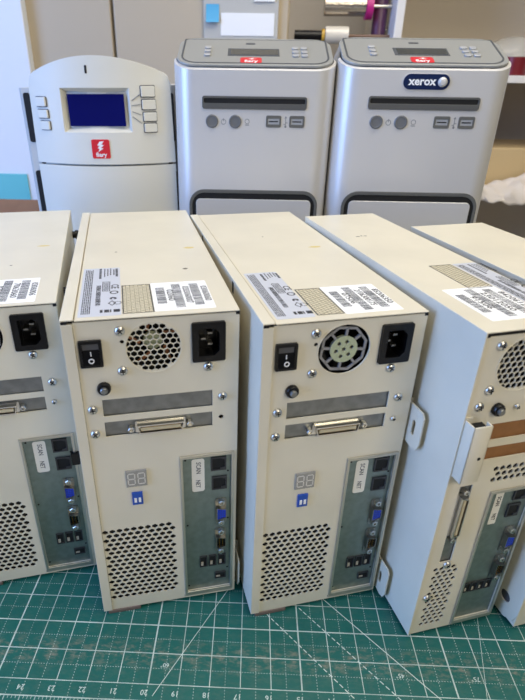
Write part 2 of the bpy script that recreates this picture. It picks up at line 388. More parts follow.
    k = MB()
    for cu in (38.9, 42.4): k.box(cu - 1, cu + 1, -2.3, -1.8, 130, 134.5)
    k.build('slider', WHITE, o)
    # io plate in its pressed frame
    m = MB(); m.box(78.4, 121, 1.4, 2.2, 8, 169)
    for u, v in ((81.5, 165), (81.5, 92), (80.8, 14), (117.5, 149), (117.8, 95), (117.6, 32)): m.lathe([(.9, -1.6), (.9, -1.1)], Fr(u, v), 10, 1)
    o = m.build('io_plate', [IOPL, BLACKD], R)
    m = MB(); m.plate([rect(76.8, 122.4, 5.5, 171), rect(79.2, 119.8, 8.8, 168.2)], 0, 1.9, Fr(), bev=.5); m.build('io_frame', FRAME, o)
    m = MB(); m.plate([rrect(86.6, 97.4, 130, 165, 2.2)], 0, .15, Fr(0, 0, 1.4))
    s = m.build('port_sticker', STICK, o)
    k = MB(); k.text('SCAN', 5.6, FrC(92.2, 155.5, 1.2), 0, .06, bold=.06, sx=.85); k.text('NET', 5.6, FrC(91.6, 138.5, 1.2), 0, .06, bold=.06, sx=.8); k.build('sticker_text', INKG, s)
    rj45(109.3, 158.4, o); rj45(110, 137.6, o)
    dsub(111.3, 105, o, True, L=17); dsub(111, 70, o, False, L=17)
    for u in (95, 103.6, 112.2): usb(u, 44.5, o)
    usb(110.8, 23.5, o, 10.5, 8)
    # feet and lower lip
    for (a, b, c, d) in ((4, 34, -1.2, 26), (W - 34, W - 4, 250, 275), (4, 34, 250, 275)):
        m = MB(); m.box(a, b, c, d, -4, 0, .6); m.build('foot', FOOT, R)
    m = MB(); m.box(76, 122, -1.6, 0, 3.4, 5.2, .4); m.build('bottom_lip', FRAME, R)
    return R
mat_orange = mat('orange_fan_blade', rgb(170, 110, 70), 0.5)

ZB = 0.004
# tower A/C share the fan guard, B has the pierced fan grille
towC = wide_tower('guard'); towB = wide_tower('hex')
# black round side buttons (fixed to the right-hand wall of the left-most tower)
towA = copy_tree(towC)
for o, x, y, t, sc in ((towA, -.19195, .08063, 15.57, (.9898, .985, .965)), (towB, -.05208, .06216, 13.71, (.9898, .985, .990)), (towC, .08388, .06577, 15.1, (.9898, .985, .990))):
    o.location = (x, y, ZB); o.rotation_euler = (0, 0, math.radians(t)); o.scale = sc
GRP = None
tag(towA, 'cream computer tower cut off by the left edge, silver panel in blue shade', 'computer')
tag(towB, 'cream computer tower with a honeycomb fan grille, second from the left', 'computer')
tag(towC, 'cream computer tower with an octagonal grey fan guard, in the middle of the row', 'computer')
for d_, z_ in ((77, 276), (300, 270)):
    m = MB(); m.lathe([(4.5, 0), (4.5, 3), (6, 4), (6, 7), (5, 8)], Matrix.Translation((W, d_, z_)) @ Matrix.Rotation(math.pi / 2, 4, 'Y'), 18); m.build('side_knob', BLACK, towA)
m = MB(); m.box(117.5, 124.9, -4, 0, 137, 150, .6); m.build('edge_clip', BLACK, towA)
side_tab(towC, 28, 54, 2, 40)
def top_marks(R, H, marks):
    for u, d, a, b, t in marks:
        m = MB(); pts = [(u + a * math.cos(k * math.pi / 6) * (1 + .25 * math.sin(k * 2.3)), d + b * math.sin(k * math.pi / 6)) for k in range(12)]
        m.plate([pts], 0, .05, Tp(0, 0, H)); m.build('wear_mark', CHIP if t else mat_hatch, R)
top_labels(towB, H, (11.5, 41.5, 4, 109), (42.3, 64.5, 5.5, 63), (64.8, 109, 6, 64.5), ('02060', '0203060007', '03060060'), 3)
top_labels(towC, H, (12, 40.5, 6, 104), (42.3, 63, 7.5, 59.5), (63.6, 108.5, 6, 60.5), ('07506', '2106300175', '85206350'), 9)
top_labels(towA, H, (11.5, 41.5, 4, 109), (42.3, 64.5, 5.5, 63), (64.8, 109, 4, 60), ('07506', '7063060', '0306006'), 15)
top_marks(towB, H, [(108, 160, 5, 3.2, 1), (97, 97, 2.2, 2, 0), (38.6, 156, 1.2, 1, 0)])
top_marks(towC, H, [(101, 170, 6, 3, 1), (60, 215, .9, .9, 0)])
top_marks(towA, H, [(104, 160, 6, 2.6, 1), (80, 100, 1.2, 1, 0)])
for R, ds in ((towC, ((90, 297), (236, 297))), (towB, ((90, 297), (236, 297)))):
    for d_, z_ in ds:
        m = MB(); m.box(-.25, .3, d_ - 2.5, d_ + 2.5, H - 11, H - 1.5); m.build('cover_notch', BLACKD, R)

# ------------------------------------------------------------------ narrow tower
NW, NH = 89.1, 306.2
def narrow_tower(full=True, D=323.0):
    R = empty('server_tower', (0, 0, 0))
    m = MB()
    m.box(NW - 1.2, NW, 0.6, D, 0, NH - 2, .3); m.box(1.5, NW, 0.6, D, 0, 1.2, .2); m.box(1.5, NW, D - 1.2, D, 0, NH - 2); m.box(2, 3, 1.3, D, 1, NH - 4)
    m.box(2, NW - 1.5, 1.5, D, NH - 4, NH - 3.2)
    m.build('chassis', CREAM, R)
    q = MB(); q.box(4, NW - 2, 26, 27, 2, NH - 5); q.box(4, NW - 2, 5, 6, 1.3, 190); q.box(4, NW - 2, 5, 26, 189, 190); q.build('inner_shade_sheet', SHADE_IN, R)  # dark sheets again, so the holes read as shaded inside
    fu, fv, fr = 38, 279, 21
    if full:
        loops = [[(1.4, 0), (NW, 0), (NW, NH - 3.4), (1.4, NH - 3.4)]]
        loops += fanholes(fu, fv, fr - .5, 4.9, 4.25, 2.5)
        loops.append(rect(26, 84, 215.5, 230.5)); loops.append(rect(26, 84, 197, 209)); loops.append(rect(13.5, 25, 90, 174))
        loops += hexholes(43, 84, 173.5, 186, 6.0, 5.4, 2.65, None, 0, 6)
        loops += hexholes(12, 33, 9.5, 82, 5.9, 5.1, 2.55, None, 0, 6)
        loops.append(rect(46, 86.5, 7, 161))
        m = MB(); m.plate(loops, -1.2, 0, Fr()); o = m.build('rear_panel', CREAM, R)
        g = MB(); g.plate([circ(fu, fv, fr + .8, 40), circ(fu, fv, fr, 40)], 0, .35, Fr()); g.build('embossed_ring', CREAM, o)
    else:
        m = MB(); m.box(1.4, NW, 0, 1.2, 0, NH - 3.4); m.build('rear_panel', CREAM, R)
    # left side sheet
    M = Matrix(((0, 0, -1, 0), (1, 0, 0, 0), (0, 1, 0, 0), (0, 0, 0, 1)))
    m = MB()
    if full: out = [[(-.9, 0), (D, 0), (D, NH), (-.9, NH)]]
    else: out = [[(-1, 16), (3, 5), (12, 0), (D, 0), (D, NH), (-1, NH)], circ(17, 22, 6, 16)]
    m.plate(out, -1.3, 0, M, bev=.2); m.box(0, NW, -.8, D, NH - .6, NH + .5, .35)
    m.build('side_cover', CREAM, R)
    m = MB(); m.box(1.5, NW - .6, .8, 2.4, NH - 3.4, NH - .6); m.box(.4, 4, -.5, 1, NH - 3.6, NH - .7); m.build('cover_gap_shade', BLACKD, R)  # shade of the cover gap, drawn as dark strips
    if full:
        for u, v in ((15, 295.6), (15, 261), (10.2, 248), (21.7, 87), (10, 48)): screw(u, v, R)
        screw(43, 244, R, r=2.3); lock(26.5, 244, R)
        for v0, v1 in ((214.5, 231.5), (196, 210)):
            m = MB(); m.box(25, 85, 1.9, 2.9, v0, v1); m.build('slot_blank', BROWN, R)['label'] = 'brown cardboard-coloured slot blank'
        m = MB(); m.box(12.5, 26, 1.9, 2.9, 89, 175); m.build('slot_blank', GALV, R)
        scsi(15.5, 22.5, 122, 164, R, vertical=True)
        # folded bracket standing proud of the left edge
        m = MB(); a, b, c, d = 1.5, 17, 188, 238
        m.box(a, a + 1.2, -11, 0, c, d, .3); m.box(a, b, -11, -9.8, c, d, .3); m.box(b - 1.2, b, -11, -5, c + 6, d, .3); m.box(a, a + 6, -1, 0, c - 2, d + 2)
        m.lathe([(1.4, 0), (1.4, .3)], Fr(12, 210, -11), 10, 1)
        m.build('folded_bracket', [CREAM, BLACKD], R)
        m = MB(); m.box(a + 1.5, b - 1.5, -9.7, -1, c + 2, d - 3); m.build('bracket_shade_fill', BLACKD, R)  # solid black block painting the shade inside the hollow bracket
        m = MB(); m.box(45.5, 87, 1.4, 2.2, 6.5, 162); o = m.build('io_plate', IOPL, R)
        m = MB(); m.plate([rect(44.3, 88.6, 4, 163.5), rect(46.6, 86.2, 7.4, 160.8)], 0, 1.9, Fr(), bev=.5); m.build('io_frame', FRAME, o)
        m = MB(); m.plate([rrect(53, 60.5, 124, 158, 1)], 0, .15, Fr(0, 0, 1.4)); s = m.build('port_sticker', STICK, o)
        k = MB(); k.text('SCAN', 5, FrC(56.8, 149, 1.2), 0, .06, bold=.08, sx=.8); k.text('NET', 5, FrC(56.8, 132, 1.2), 0, .06, bold=.06, sx=.8); k.build('sticker_text', INK, s)
        rj45(76, 155, o, w=12); rj45(74, 137, o, w=12)
        dsub(78.5, 103, o, True, L=17); dsub(78, 69, o, False, L=17)
        for u in (52, 59.5, 67, 74.5): usb(u, 48, o, 6.8, 11.5)
        m = MB(); m.box(44, 88, -1.6, 0, 2.2, 4, .4); m.build('bottom_lip', FRAME, R)
    for (a, b, c, d) in ((30, 60, 8, 30), (30, 60, D - 60, D - 30)):
        m = MB(); m.box(a, b, c, d, -4, 0, .6); m.build('foot', FOOT, R)
    return R
towD = narrow_tower(True)
towD.location = (.22457, .05134, ZB); towD.rotation_euler = (0, 0, math.radians(16.25)); towD.scale = (.951, .985, .977)
tag(towD, 'narrow cream computer tower with brown slot blanks and a folded bracket', 'computer')
side_tab(towD, 36, 64, 2, 42); side_tab(towD, 34, 60, 182, 220)
top_labels(towD, NH + .5, (64.5, 88, 22, 129), (40.5, 62.5, 72, 128.5), (16.5, 63.5, 14, 74), ('91506', '23012050', '84206122'), 21)
m = MB(); m.plate([circ(62, 6, 5, 20), circ(62, 6, 3.8, 20)], 0, .1, Tp(0, 0, NH + .5)); m.lathe([(2.6, 0), (2.2, .5), (.02, .7)], Tp(62, 6, NH + .5), 14); m.build('cover_rivet', STEEL, towD)
top_marks(towD, NH + .5, [(22, 229, 2.4, 1.2, 0), (27, 231, 1.0, 1.6, 0), (31, 230, 2, 1.1, 0)])
towE = narrow_tower(False, 268)
towE.location = (.3221, .0634, ZB); towE.rotation_euler = (0, 0, math.radians(16.4)); towE.scale = (1, 1, .977)
tag(towE, 'cream computer tower at the right edge with a round hole low in its side sheet', 'computer')
h = MB(); h.plate([circ(17, 22, 6, 16)], -1.9, -1.5, Matrix(((0, 0, -1, 0), (1, 0, 0, 0), (0, 1, 0, 0), (0, 0, 0, 1)))); h.build('hole_backing', GREYD, towE)

# ------------------------------------------------------------------ cutting mat
IN = 25.4
def mat_material():
    m = bpy.data.materials.new('green_cutting_mat'); m.use_nodes = True
    nt = m.node_tree; N = nt.nodes; Lk = nt.links; b = N['Principled BSDF']; b.inputs['Roughness'].default_value = .42; b.inputs['Specular IOR Level'].default_value = .4
    tc = N.new('ShaderNodeTexCoord'); sep = N.new('ShaderNodeSeparateXYZ'); Lk.new(tc.outputs['Object'], sep.inputs[0])
    def math_(op, a, b_=None, c_=None):
        n = N.new('ShaderNodeMath'); n.operation = op
        for i, v in enumerate((a, b_, c_)):
            if v is None: continue
            if isinstance(v, (int, float)): n.inputs[i].default_value = v
            else: Lk.new(v, n.inputs[i])
        return n.outputs[0]
    X = math_('DIVIDE', sep.outputs[0], .0254); Y = math_('DIVIDE', sep.outputs[1], .0254 * 1.0416)
    def line(c, period, w):      # 1 within w of multiples of period
        d = math_('PINGPONG', math_('ADD', c, 100 * period), period / 2)
        return math_('LESS_THAN', d, w)
    def inrange(c, a, b_): return math_('MULTIPLY', math_('GREATER_THAN', c, a), math_('LESS_THAN', c, b_))
    fieldY = inrange(Y, -.012, 30); fieldX = inrange(X, -16.02, 20.02); field = math_('MULTIPLY', fieldX, fieldY)
    solid = math_('MULTIPLY', math_('MAXIMUM', line(X, 1, .014), line(Y, 1, .014)), field)
    bold = math_('MULTIPLY', math_('MAXIMUM', line(X, 5, .024), line(math_('ADD', Y, -2), 5, .02)), field)
    dotX = math_('MULTIPLY', line(X, .5, .011), line(Y, .09, .021))
    dotY = math_('MULTIPLY', line(Y, .5, .011), line(X, .09, .021))
    dots = math_('MULTIPLY', math_('MAXIMUM', dotX, dotY), math_('MULTIPLY', inrange(Y, -.45, 30), fieldX))
    edge = math_('MULTIPLY', inrange(Y, -.52, -.485), fieldX)
    t8 = math_('MULTIPLY', math_('MULTIPLY', line(X, .125, .009), inrange(Y, -.60, -.5)), fieldX)
    t2 = math_('MULTIPLY', math_('MULTIPLY', line(X, .5, .012), inrange(Y, -.66, -.5)), fieldX)
    allm = math_('MAXIMUM', math_('MAXIMUM', solid, bold), math_('MAXIMUM', math_('MULTIPLY', dots, .7), math_('MAXIMUM', edge, math_('MAXIMUM', t8, t2))))
    # worn patches in the print
    nz = N.new('ShaderNodeTexNoise'); nz.inputs['Scale'].default_value = 35; nz.inputs['Detail'].default_value = 6; Lk.new(tc.outputs['Object'], nz.inputs[0])
    wear = N.new('ShaderNodeMapRange'); wear.inputs[1].default_value = .3; wear.inputs[2].default_value = .6; wear.inputs[3].default_value = .45; wear.inputs[4].default_value = .9; Lk.new(nz.outputs['Fac'], wear.inputs[0])
    allm = math_('MULTIPLY', allm, wear.outputs[0])
    # scuffs: a brownish rubbed band along the first inch row
    mp = N.new('ShaderNodeMapping'); mp.inputs['Scale'].default_value = (60, 130, 1); Lk.new(tc.outputs['Object'], mp.inputs[0])
    n2 = N.new('ShaderNodeTexNoise'); n2.inputs['Scale'].default_value = 1.6; n2.inputs['Detail'].default_value = 8; n2.inputs['Roughness'].default_value = .75; Lk.new(mp.outputs[0], n2.inputs[0])
    band = math_('SUBTRACT', 1.0, math_('MULTIPLY', math_('ABSOLUTE', math_('SUBTRACT', Y, .95)), 1.3))
    band = math_('MAXIMUM', band, .12)
    sc = N.new('ShaderNodeMapRange'); sc.inputs[1].default_value = .48; sc.inputs[2].default_value = .70; Lk.new(n2.outputs['Fac'], sc.inputs[0])
    scuff = math_('MULTIPLY', math_('MULTIPLY', sc.outputs[0], band), .95)
    base = N.new('ShaderNodeMixRGB'); base.inputs[1].default_value = rgb(20, 88, 80); base.inputs[2].default_value = rgb(27, 102, 91); Lk.new(nz.outputs['Fac'], base.inputs[0])
    m1 = N.new('ShaderNodeMixRGB'); Lk.new(scuff, m1.inputs[0]); Lk.new(base.outputs[0], m1.inputs[1]); m1.inputs[2].default_value = rgb(150, 140, 120)
    m2 = N.new('ShaderNodeMixRGB'); Lk.new(allm, m2.inputs[0]); Lk.new(m1.outputs[0], m2.inputs[1]); m2.inputs[2].default_value = rgb(206, 218, 205)
    Lk.new(m2.outputs[0], b.inputs['Base Color'])
    bp = N.new('ShaderNodeBump'); bp.inputs['Strength'].default_value = .15; bp.inputs['Distance'].default_value = .0003
    n3 = N.new('ShaderNodeTexNoise'); n3.inputs['Scale'].default_value = 900; Lk.new(tc.outputs['Object'], n3.inputs[0]); Lk.new(n3.outputs['Fac'], bp.inputs['Height']); Lk.new(bp.outputs[0], b.inputs['Normal'])
    return m
matR = empty('cutting_mat', (0, 0, 0))
tag(matR, 'green self-healing cutting mat with white inch grid under the cream towers', 'mat')
m = MB(); m.box(-17 * IN, 21 * IN, -1.6 * IN, 23.2 * IN, -2.0, 0, .3); m.build('mat_sheet', mat_material(), matR)
PRN = mat('mat_print', rgb(206, 218, 205), .5)
k = MB(); RY = IN * 1.0416
def P(n, r): return Vector(((20 - n) * IN, r * RY))
def strip(a, b, w, k=None):
    d = (b - a).normalized(); nrm = Vector((-d.y, d.x)) * w / 2
    k.plate([[tuple(a - nrm), tuple(b - nrm), tuple(b + nrm), tuple(a + nrm)]], .02, .07)
def one(name, segs):
    q = MB()
    for sg in segs: strip(*sg, q)
    q.build(name, PRN, matR)
one('angle_line', [(P(19.8, -.35), P(12.6, 12.2), .5)])                       # 60 degree line
one('angle_line', [(P(10.2, -.45), P(22.0, 11.35), .6)])                       # 45 degree line
one('angle_line', [(P(9.13, -.1), P(5.9, 12), .35)])                           # 75 degree line
for n0 in (13.5, 12.0):                                        # dashed diagonals
    t = -.3; segs = []
    while t < 3.2 if n0 == 13.5 else t < 4.2: segs.append((P(n0 + t, t), P(n0 + t + .1, t + .1), .7)); t += .155
    one('dashed_line', segs)
for n in range(6, 36):
    k = MB(); k.text(str(n), 6.2, Matrix.Translation(tuple(P(n + .08, -.25)) + (0.02,)) @ Matrix.Rotation(math.pi, 4, 'Z'), 0, .05); k.build('inch_number', PRN, matR)
for t, n, r in (('60°', 19.55, .62), ('45°', 11.72, .62), ('75°', 9.25, .62)):
    k = MB(); k.text(t, 5.4, Matrix.Translation(tuple(P(n, r)) + (0.02,)) @ Matrix.Rotation(math.pi, 4, 'Z'), 0, .05); k.build('angle_number', PRN, matR)

# ------------------------------------------------------------------ silver towers behind
SIL = mat('silver_satin_plastic', rgb(214, 212, 209), 0.34, 0.3, bump=.05, bscale=1200)
SILC = mat('grey_cap_plastic', rgb(152, 153, 149), 0.42, 0.15)
SILG = mat('groove_grey', rgb(74, 78, 82), 0.5)
SLOT = mat('slot_grey', rgb(92, 92, 90), .4, .2)
KEY = mat('silver_key', rgb(178, 180, 182), .35, .3)
RED = mat('red_logo_label', rgb(214, 34, 46), .4)
NAVY = mat('navy_badge', rgb(12, 32, 72), .3)
LCD = mat('dark_display', rgb(62, 66, 66), .15)
ICON = mat('icon_grey', rgb(132, 134, 136), .5)
SW, SD, SH = 200.0, 300.0, 455.0
def silver_tower(badge, X=6.0):
    R = empty('printer_controller', (0, 0, 0))
    # horizontal section: rounded front corners; door opening is a raised outline; built as side shell + sloped cap
    r = 26; n = 8
    sec = rrect(0, SW, 0, SD, r, n)       # (x, y)
    N = len(sec)
    def topz(x, y): return SH + min(y, 82) * math.tan(math.radians(22.5)) * 1.0 - (max(0, y - 82) * .35)
    vs = []; fs = []
    rows = [0, 150, 300, 400, 440, None]
    for z in rows:
        for x, y in sec: vs.append((x, y, z if z is not None else topz(x, y)))
    # front edge roll: inner ring slightly inset and raised
    for x, y in sec: vs.append((SW / 2 + (x - SW / 2) * .975, 3 + y * .99 if y < SD / 2 else y - 4, topz(x, y) + 2.2))
    R_ = len(rows)
    for i in range(R_):
        for j in range(N):
            j2 = (j + 1) % N; fs.append((i * N + j, i * N + j2, (i + 1) * N + j2, (i + 1) * N + j))
    fs.append(tuple(range(N))[::-1])
    m = MB(); m.raw(vs, fs, None, 0, True)
    m.build('body', SIL, R)
    # sloped cap on top: plate in a tilted frame
    tilt = Matrix.Translation((0, 0, SH + 1.2)) @ Matrix.Rotation(math.radians(22.5), 4, 'X')
    c = MB(); L = 86
    c.plate([rrect(4, SW - 4, 4, L, 22, 6)], 0, 3.2, tilt, bev=1.0); cap = c.build('control_panel', SILC, R)
    bk = MB()
    zt = SH + 1.2 + math.sin(math.radians(22.5)) * L
    yt = math.cos(math.radians(22.5)) * L
    bk.raw([(8, yt - 6, zt - 2), (SW - 8, yt - 6, zt - 2), (SW - 8, SD - 8, zt - 75), (8, SD - 8, zt - 75), (8, yt - 6, SH - 60), (SW - 8, yt - 6, SH - 60), (SW - 8, SD - 8, SH - 90), (8, SD - 8, SH - 90)],
           [(0, 1, 2, 3), (7, 6, 5, 4), (0, 4, 5, 1), (1, 5, 6, 2), (2, 6, 7, 3), (3, 7, 4, 0)])
    bk.build('rear_slope', SIL, R)
    g = MB(); o1 = rrect(9, SW - 9, 8, L + 12, 20, 6); o2 = rrect(11.2, SW - 11.2, 10.2, L + 9.8, 18, 6)
    # groove ring open at the back edge
    o1 = [(x, min(y, L - 5)) for x, y in o1]; o2 = [(x, min(y, L - 4.9)) for x, y in o2]
    g.plate([o1, o2], 3.1, 3.5, tilt); g.build('groove', SILG, cap)
    d = MB(); d.plate([rect(60 + X, 128 + X - 4, 30, 52)], 3.1, 3.7, tilt, bev=.2); dd = d.build('display_bezel', SILG, cap)
    d = MB(); d.plate([rect(64 + X, 126 + X - 4, 33, 49)], 3.6, 3.9, tilt); d.build('display', LCD, dd)
    for (cu, n_) in ((36 + X, 1), (150 + X, 2)):
        for a in range(n_):
            for b_ in range(3):
                q = MB(); u0 = cu - 5 * n_ + a * 11; q.plate([rrect(u0, u0 + 8, 27 + b_ * 11, 34 + b_ * 11, 2)], 3, 5.2, tilt, bev=.6); q.build('key', KEY, cap)
    q = MB(); q.plate([rrect(88, 100, 66, 70, 1.5)], 3, 3.6, tilt); q.build('sensor', SILG, cap)
    q = MB(); q.plate([rrect(82, 108, 9, 25, 3)], 3.1, 3.6, tilt, mi=0); q.text('fiery', 9, tilt @ Matrix.Translation((95, 14, 3.6)), 0, .1, 1, bold=.25); q.plate([[(91, 20), (98, 23.6), (97, 20.5), (102, 22), (95, 18.4), (95.5, 20.3)]], 3.6, 3.7, tilt, 1)
    q.build('logo_label', [RED, WHITE], cap)
    # disc slot
    s = MB(); s.plate([rrect(30 + X, 159 + X, 412.5, 427, 3), rrect(32 + X, 157 + X, 419, 424.5, 1.5)], 0, 1.6, Fr(), bev=.4)
    s.plate([rect(32 + X, 157 + X, 418.5, 425)], -.2, .3, Fr(), 1)
    s.build('disc_slot', [SLOT, BLACKD], R)
    for u, rr in ((42 + X, 7.8), (71 + X, 7.8)):
        b = MB(); b.lathe([(rr, -.3), (rr, 1.0), (rr * .9, 1.7), (rr * .74, 1.7), (rr * .7, 1.1), (.02, 1.1)], Fr(u, 398.5), 28); b.build('round_button', mat_btn, R)
    ic = MB(); ic.plate([circ(56.5 + X, 398, 3.2, 16), circ(56.5 + X, 398, 2.5, 16)], 0, .2, Fr()); ic.box(56.1 + X, 56.9 + X, -.2, 0, 398.5, 402); ic.build('power_icon', ICON, R)
    ic = MB(); ic.plate([circ(86 + X, 398.8, 3.0, 16), circ(86 + X, 398.8, 2.3, 16)], 0, .2, Fr()); ic.box(83.5 + X, 88.5 + X, -.2, 0, 394.2, 395.2); ic.build('eject_icon', ICON, R)
    ic = MB(); ic.box(133.6 + X, 134.4 + X, -.2, 0, 393.5, 403.5); ic.plate([[(132.4 + X, 403), (135.6 + X, 403), (134 + X, 405.5)]], 0, .2, Fr()); ic.plate([circ(134 + X, 393.5, 1.4, 10)], 0, .2, Fr()); ic.box(134 + X, 136.5 + X, -.2, 0, 397.5, 398.3); ic.box(131.5 + X, 134 + X, -.2, 0, 395.6, 396.4); ic.build('usb_icon', ICON, R)
    for u in (119 + X, 148 + X):
        b = MB(); b.plate([rrect(u - 9.5, u + 9.5, 392.5, 406, 2), rect(u - 7, u + 7, 396, 402.5)], 0, 1.0, Fr(), bev=.3); uu = b.build('usb_port', mat_usbf, R)
        b = MB(); b.box(u - 7, u + 7, -.35, -.05, 396, 402.5); b.build('port_shell', KEY, uu)
        b = MB(); b.box(u - 5.5, u + 5.5, -.8, -.35, 398.6, 399.8); b.build('tongue', BLACKD, uu)
    # lower door with thick dark arched outline
    d = MB(); d.plate([rrect(17, SW - 12, 20, 316, 20, 7), rrect(21, SW - 16, 24, 311.5, 16, 7)], 0, 1.0, Fr(), 1, bev=.4)
    d.plate([rrect(20.5, SW - 15.5, 23, 312, 16.5, 7), rrect(26, SW - 21, 28, 304, 6, 7)], -.2, .3, Fr(), 2)
    d.plate([rrect(26, SW - 21, 28, 304, 6, 7)], -.2, 2.0, Fr(), 0, bev=.6)
    d.build('lower_door', [SIL, mat_usbf, BLACKD], R)
    if badge:
        b = MB(); b.plate([rrect(72, 127, 433.5, 452, 9.2, 8)], 0, 1.0, Fr(), 1, bev=.3); b.plate([rrect(73, 126, 434.5, 451, 8.2, 8)], 1.0, 1.6, Fr(), 0, bev=.3)
        bb = b.build('badge', [NAVY, SIL], R)
        b = MB(); b.text('xerox', 12.5, Fr(94.5, 443.2), 1.6, .3, 0, bold=.35, sx=1.0); b.build('badge_text', WHITE, bb)
        b = MB(); b.lathe([(5.4, 1.5), (5.0, 3.2), (3.4, 4.8), (.02, 5.4)], Fr(117.6, 442.8), 20); b.build('badge_ball', mat_ball, bb)
    return R
mat_btn = mat('grey_round_button', rgb(112, 114, 116), .4, .2)
mat_usbf = mat('usb_frame_grey', rgb(104, 104, 100), .4, .2)
mat_ball = mat('badge_ball_silver', rgb(214, 212, 208), .3, .2)
s1 = silver_tower(False); s1.location = (-.0262, .456, 0); s1.rotation_euler = (0, 0, .01); s1.scale = (.99, 1, .992)
tag(s1, 'silver tower cabinet without a navy badge, between the arched unit and its badged twin', 'printer server')
s2 = silver_tower(True); s2.location = (.1730, .453, 0); s2.rotation_euler = (0, 0, .01); s2.scale = (1.03, 1, .998)
tag(s2, 'silver tower cabinet with a navy badge above its disc slot', 'printer server')

# ------------------------------------------------------------------ beige unit with arched top
BEI = mat('warm_white_plastic', rgb(222, 219, 206), .42)
BEIS = mat('pale_grey_plastic', rgb(196, 196, 192), .45)
LCDB = mat('blue_display', rgb(9, 14, 88), .12)
def beige_unit():
    R = empty('printer_controller', (0, 0, 0))
    BW, BUL = 176.0, 26.0
    def yf(x): t = (x - BW / 2) / (BW / 2); return -BUL * (1 - t * t)
    def arch(x):
        t = abs(x - BW / 2) / (BW / 2); return 462 - 22 * t ** 2 - (12 * max(0, (t - .93) / .07) ** 2)
    # cheeks/body
    m = MB(); pts = [(-6, 0), (-10, 12), (-10, 230), (BW + 10, 230), (BW + 10, 12), (BW + 6, 0), (BW / 2, -14)]
    def yb(x): return 0
    vs = []; fs = []; sec = []
    n = 14
    for k in range(n + 1): x = -9 + k * (BW + 3) / n; sec.append((x, yf(min(max(x, 0), BW)) * .8 + 4))
    sec += [(BW - 6, 9), (BW - 6, 230), (-13, 230), (-13, 9)]
    def ht(x): return arch(min(max(x, 4), BW - 4)) - 14
    for z in (0, 200, None):
        for x, y in sec: vs.append((x, y, z if z is not None else ht(x)))
    N = len(sec)
    for i in range(2):
        for j in range(N): j2 = (j + 1) % N; fs.append((i * N + j, i * N + j2, (i + 1) * N + j2, (i + 1) * N + j))
    fs.append(tuple(range(N))[::-1]); fs.append(tuple(2 * N + j for j in range(N)))
    m.raw(vs, fs); m.build('body', BEIS, R)
    # bezel panels: upper with recess for the display, lower plain. grid surface with thickness
    def bezel(name, zb, zt, hole=None, inset=0):
        xs = [BW * i / 44 for i in range(45)]
        if hole: xs = sorted([x for x in xs if min(abs(x - hole[0]), abs(x - hole[1])) > 1.6] + [hole[0], hole[1]])
        nx = len(xs) - 1; fz = [j / 10 for j in range(11)]
        bm = bmesh.new(); grid = {}
        nz = 30
        for i in range(nx + 1):
            x = xs[i]; top = arch(x) if zt is None else zt
            zs = [zb + (top - zb) * j / 30 for j in range(31)] if not hole else [zb + (hole[2] - zb) * j / 10 for j in range(10)] + [hole[2] + (hole[3] - hole[2]) * j / 14 for j in range(14)] + [hole[3] + (top - hole[3]) * j / 6 for j in range(7)]
            for j in range(nz + 1):
                t = max(0, (zs[j] - zb) / (462 - zb)) if zt is None else 0
                xx = BW / 2 + (x - BW / 2) * (1 - .035 * t)
                grid[i, j] = bm.verts.new((xx, yf(x), zs[j]))
        for i in range(nx):
            for j in range(nz):
                f = bm.faces.new((grid[i, j], grid[i + 1, j], grid[i + 1, j + 1], grid[i, j + 1]))
        bm.normal_update()
        r = bmesh.ops.extrude_face_region(bm, geom=bm.faces[:])
        for v in r['geom']:
            if isinstance(v, bmesh.types.BMVert): v.co.y += 14
        if hole:
            a, b, c, d = hole
            fs_ = [f for f in bm.faces if a + .3 < BW / 2 + (f.calc_center_median().x - BW / 2) * 1.02 < b - .3 and c < f.calc_center_median().z < d and abs(f.normal.y) > .5 and f.calc_center_median().y < yf(f.calc_center_median().x) + 2]
            r = bmesh.ops.extrude_face_region(bm, geom=fs_)
            for v in r['geom']:
                if isinstance(v, bmesh.types.BMVert): v.co.y += 9; v.co.x = (a + b) / 2 + (v.co.x - (a + b) / 2) * .84; v.co.z = (c + d) / 2 + (v.co.z - (c + d) / 2) * .80
            bmesh.ops.delete(bm, geom=fs_, context='FACES')
        m = MB(); m.addbm(bm, None, 0, True); return m.build(name, BEI, R)
    up = bezel('upper_bezel', 337.5, None, (44, 128, 376, 427))
    lo = bezel('lower_bezel', 30, 335)
    sm = MB(); sm.box(4, BW - 4, 0, 9, 333.5, 338.5); sm.build('seam', BLACKD, R)
    def at(x, z, off=0):   # frame on the curved face
        sl = math.atan2(-(yf(x + 1) - yf(x - 1)) / 2, 1)
        return Matrix.Translation((x, yf(x), z)) @ Matrix.Rotation(-sl, 4, 'Z') @ Fr() @ Matrix.Translation((0, 0, off))
    dx = 86
    s = MB(); s.plate([rect(-34, 34, -18.5, 18.5)], -8.6, -7.6, at(dx, 401.5)); s.build('display', LCDB, up)
    s = MB(); s.plate([rrect(-1.3, 1.3, -4.5, 4.5, 1)], -.3, .3, at(80, 447)); s.build('indicator', BLACKD, up)
    for x, z, w, h_ in ((18, 411, 15, 10.5), (19, 397, 15, 9.5), (20, 383.5, 14, 10), (148, 423, 16.5, 12), (148.5, 408, 16.5, 11), (149, 394, 16, 10), (149, 381, 15.5, 10)):
        s = MB(); s.plate([rrect(-w / 2 - .9, w / 2 + .9, -h_ / 2 - .9, h_ / 2 + .9, 1.5)], -.2, .25, at(x, z), 1); s.plate([rrect(-w / 2, w / 2, -h_ / 2, h_ / 2, 1.2)], 0, 2.6, at(x, z), 0, bev=.5)
        s.build('key', [BEI, GREYD], up)
    s = MB()
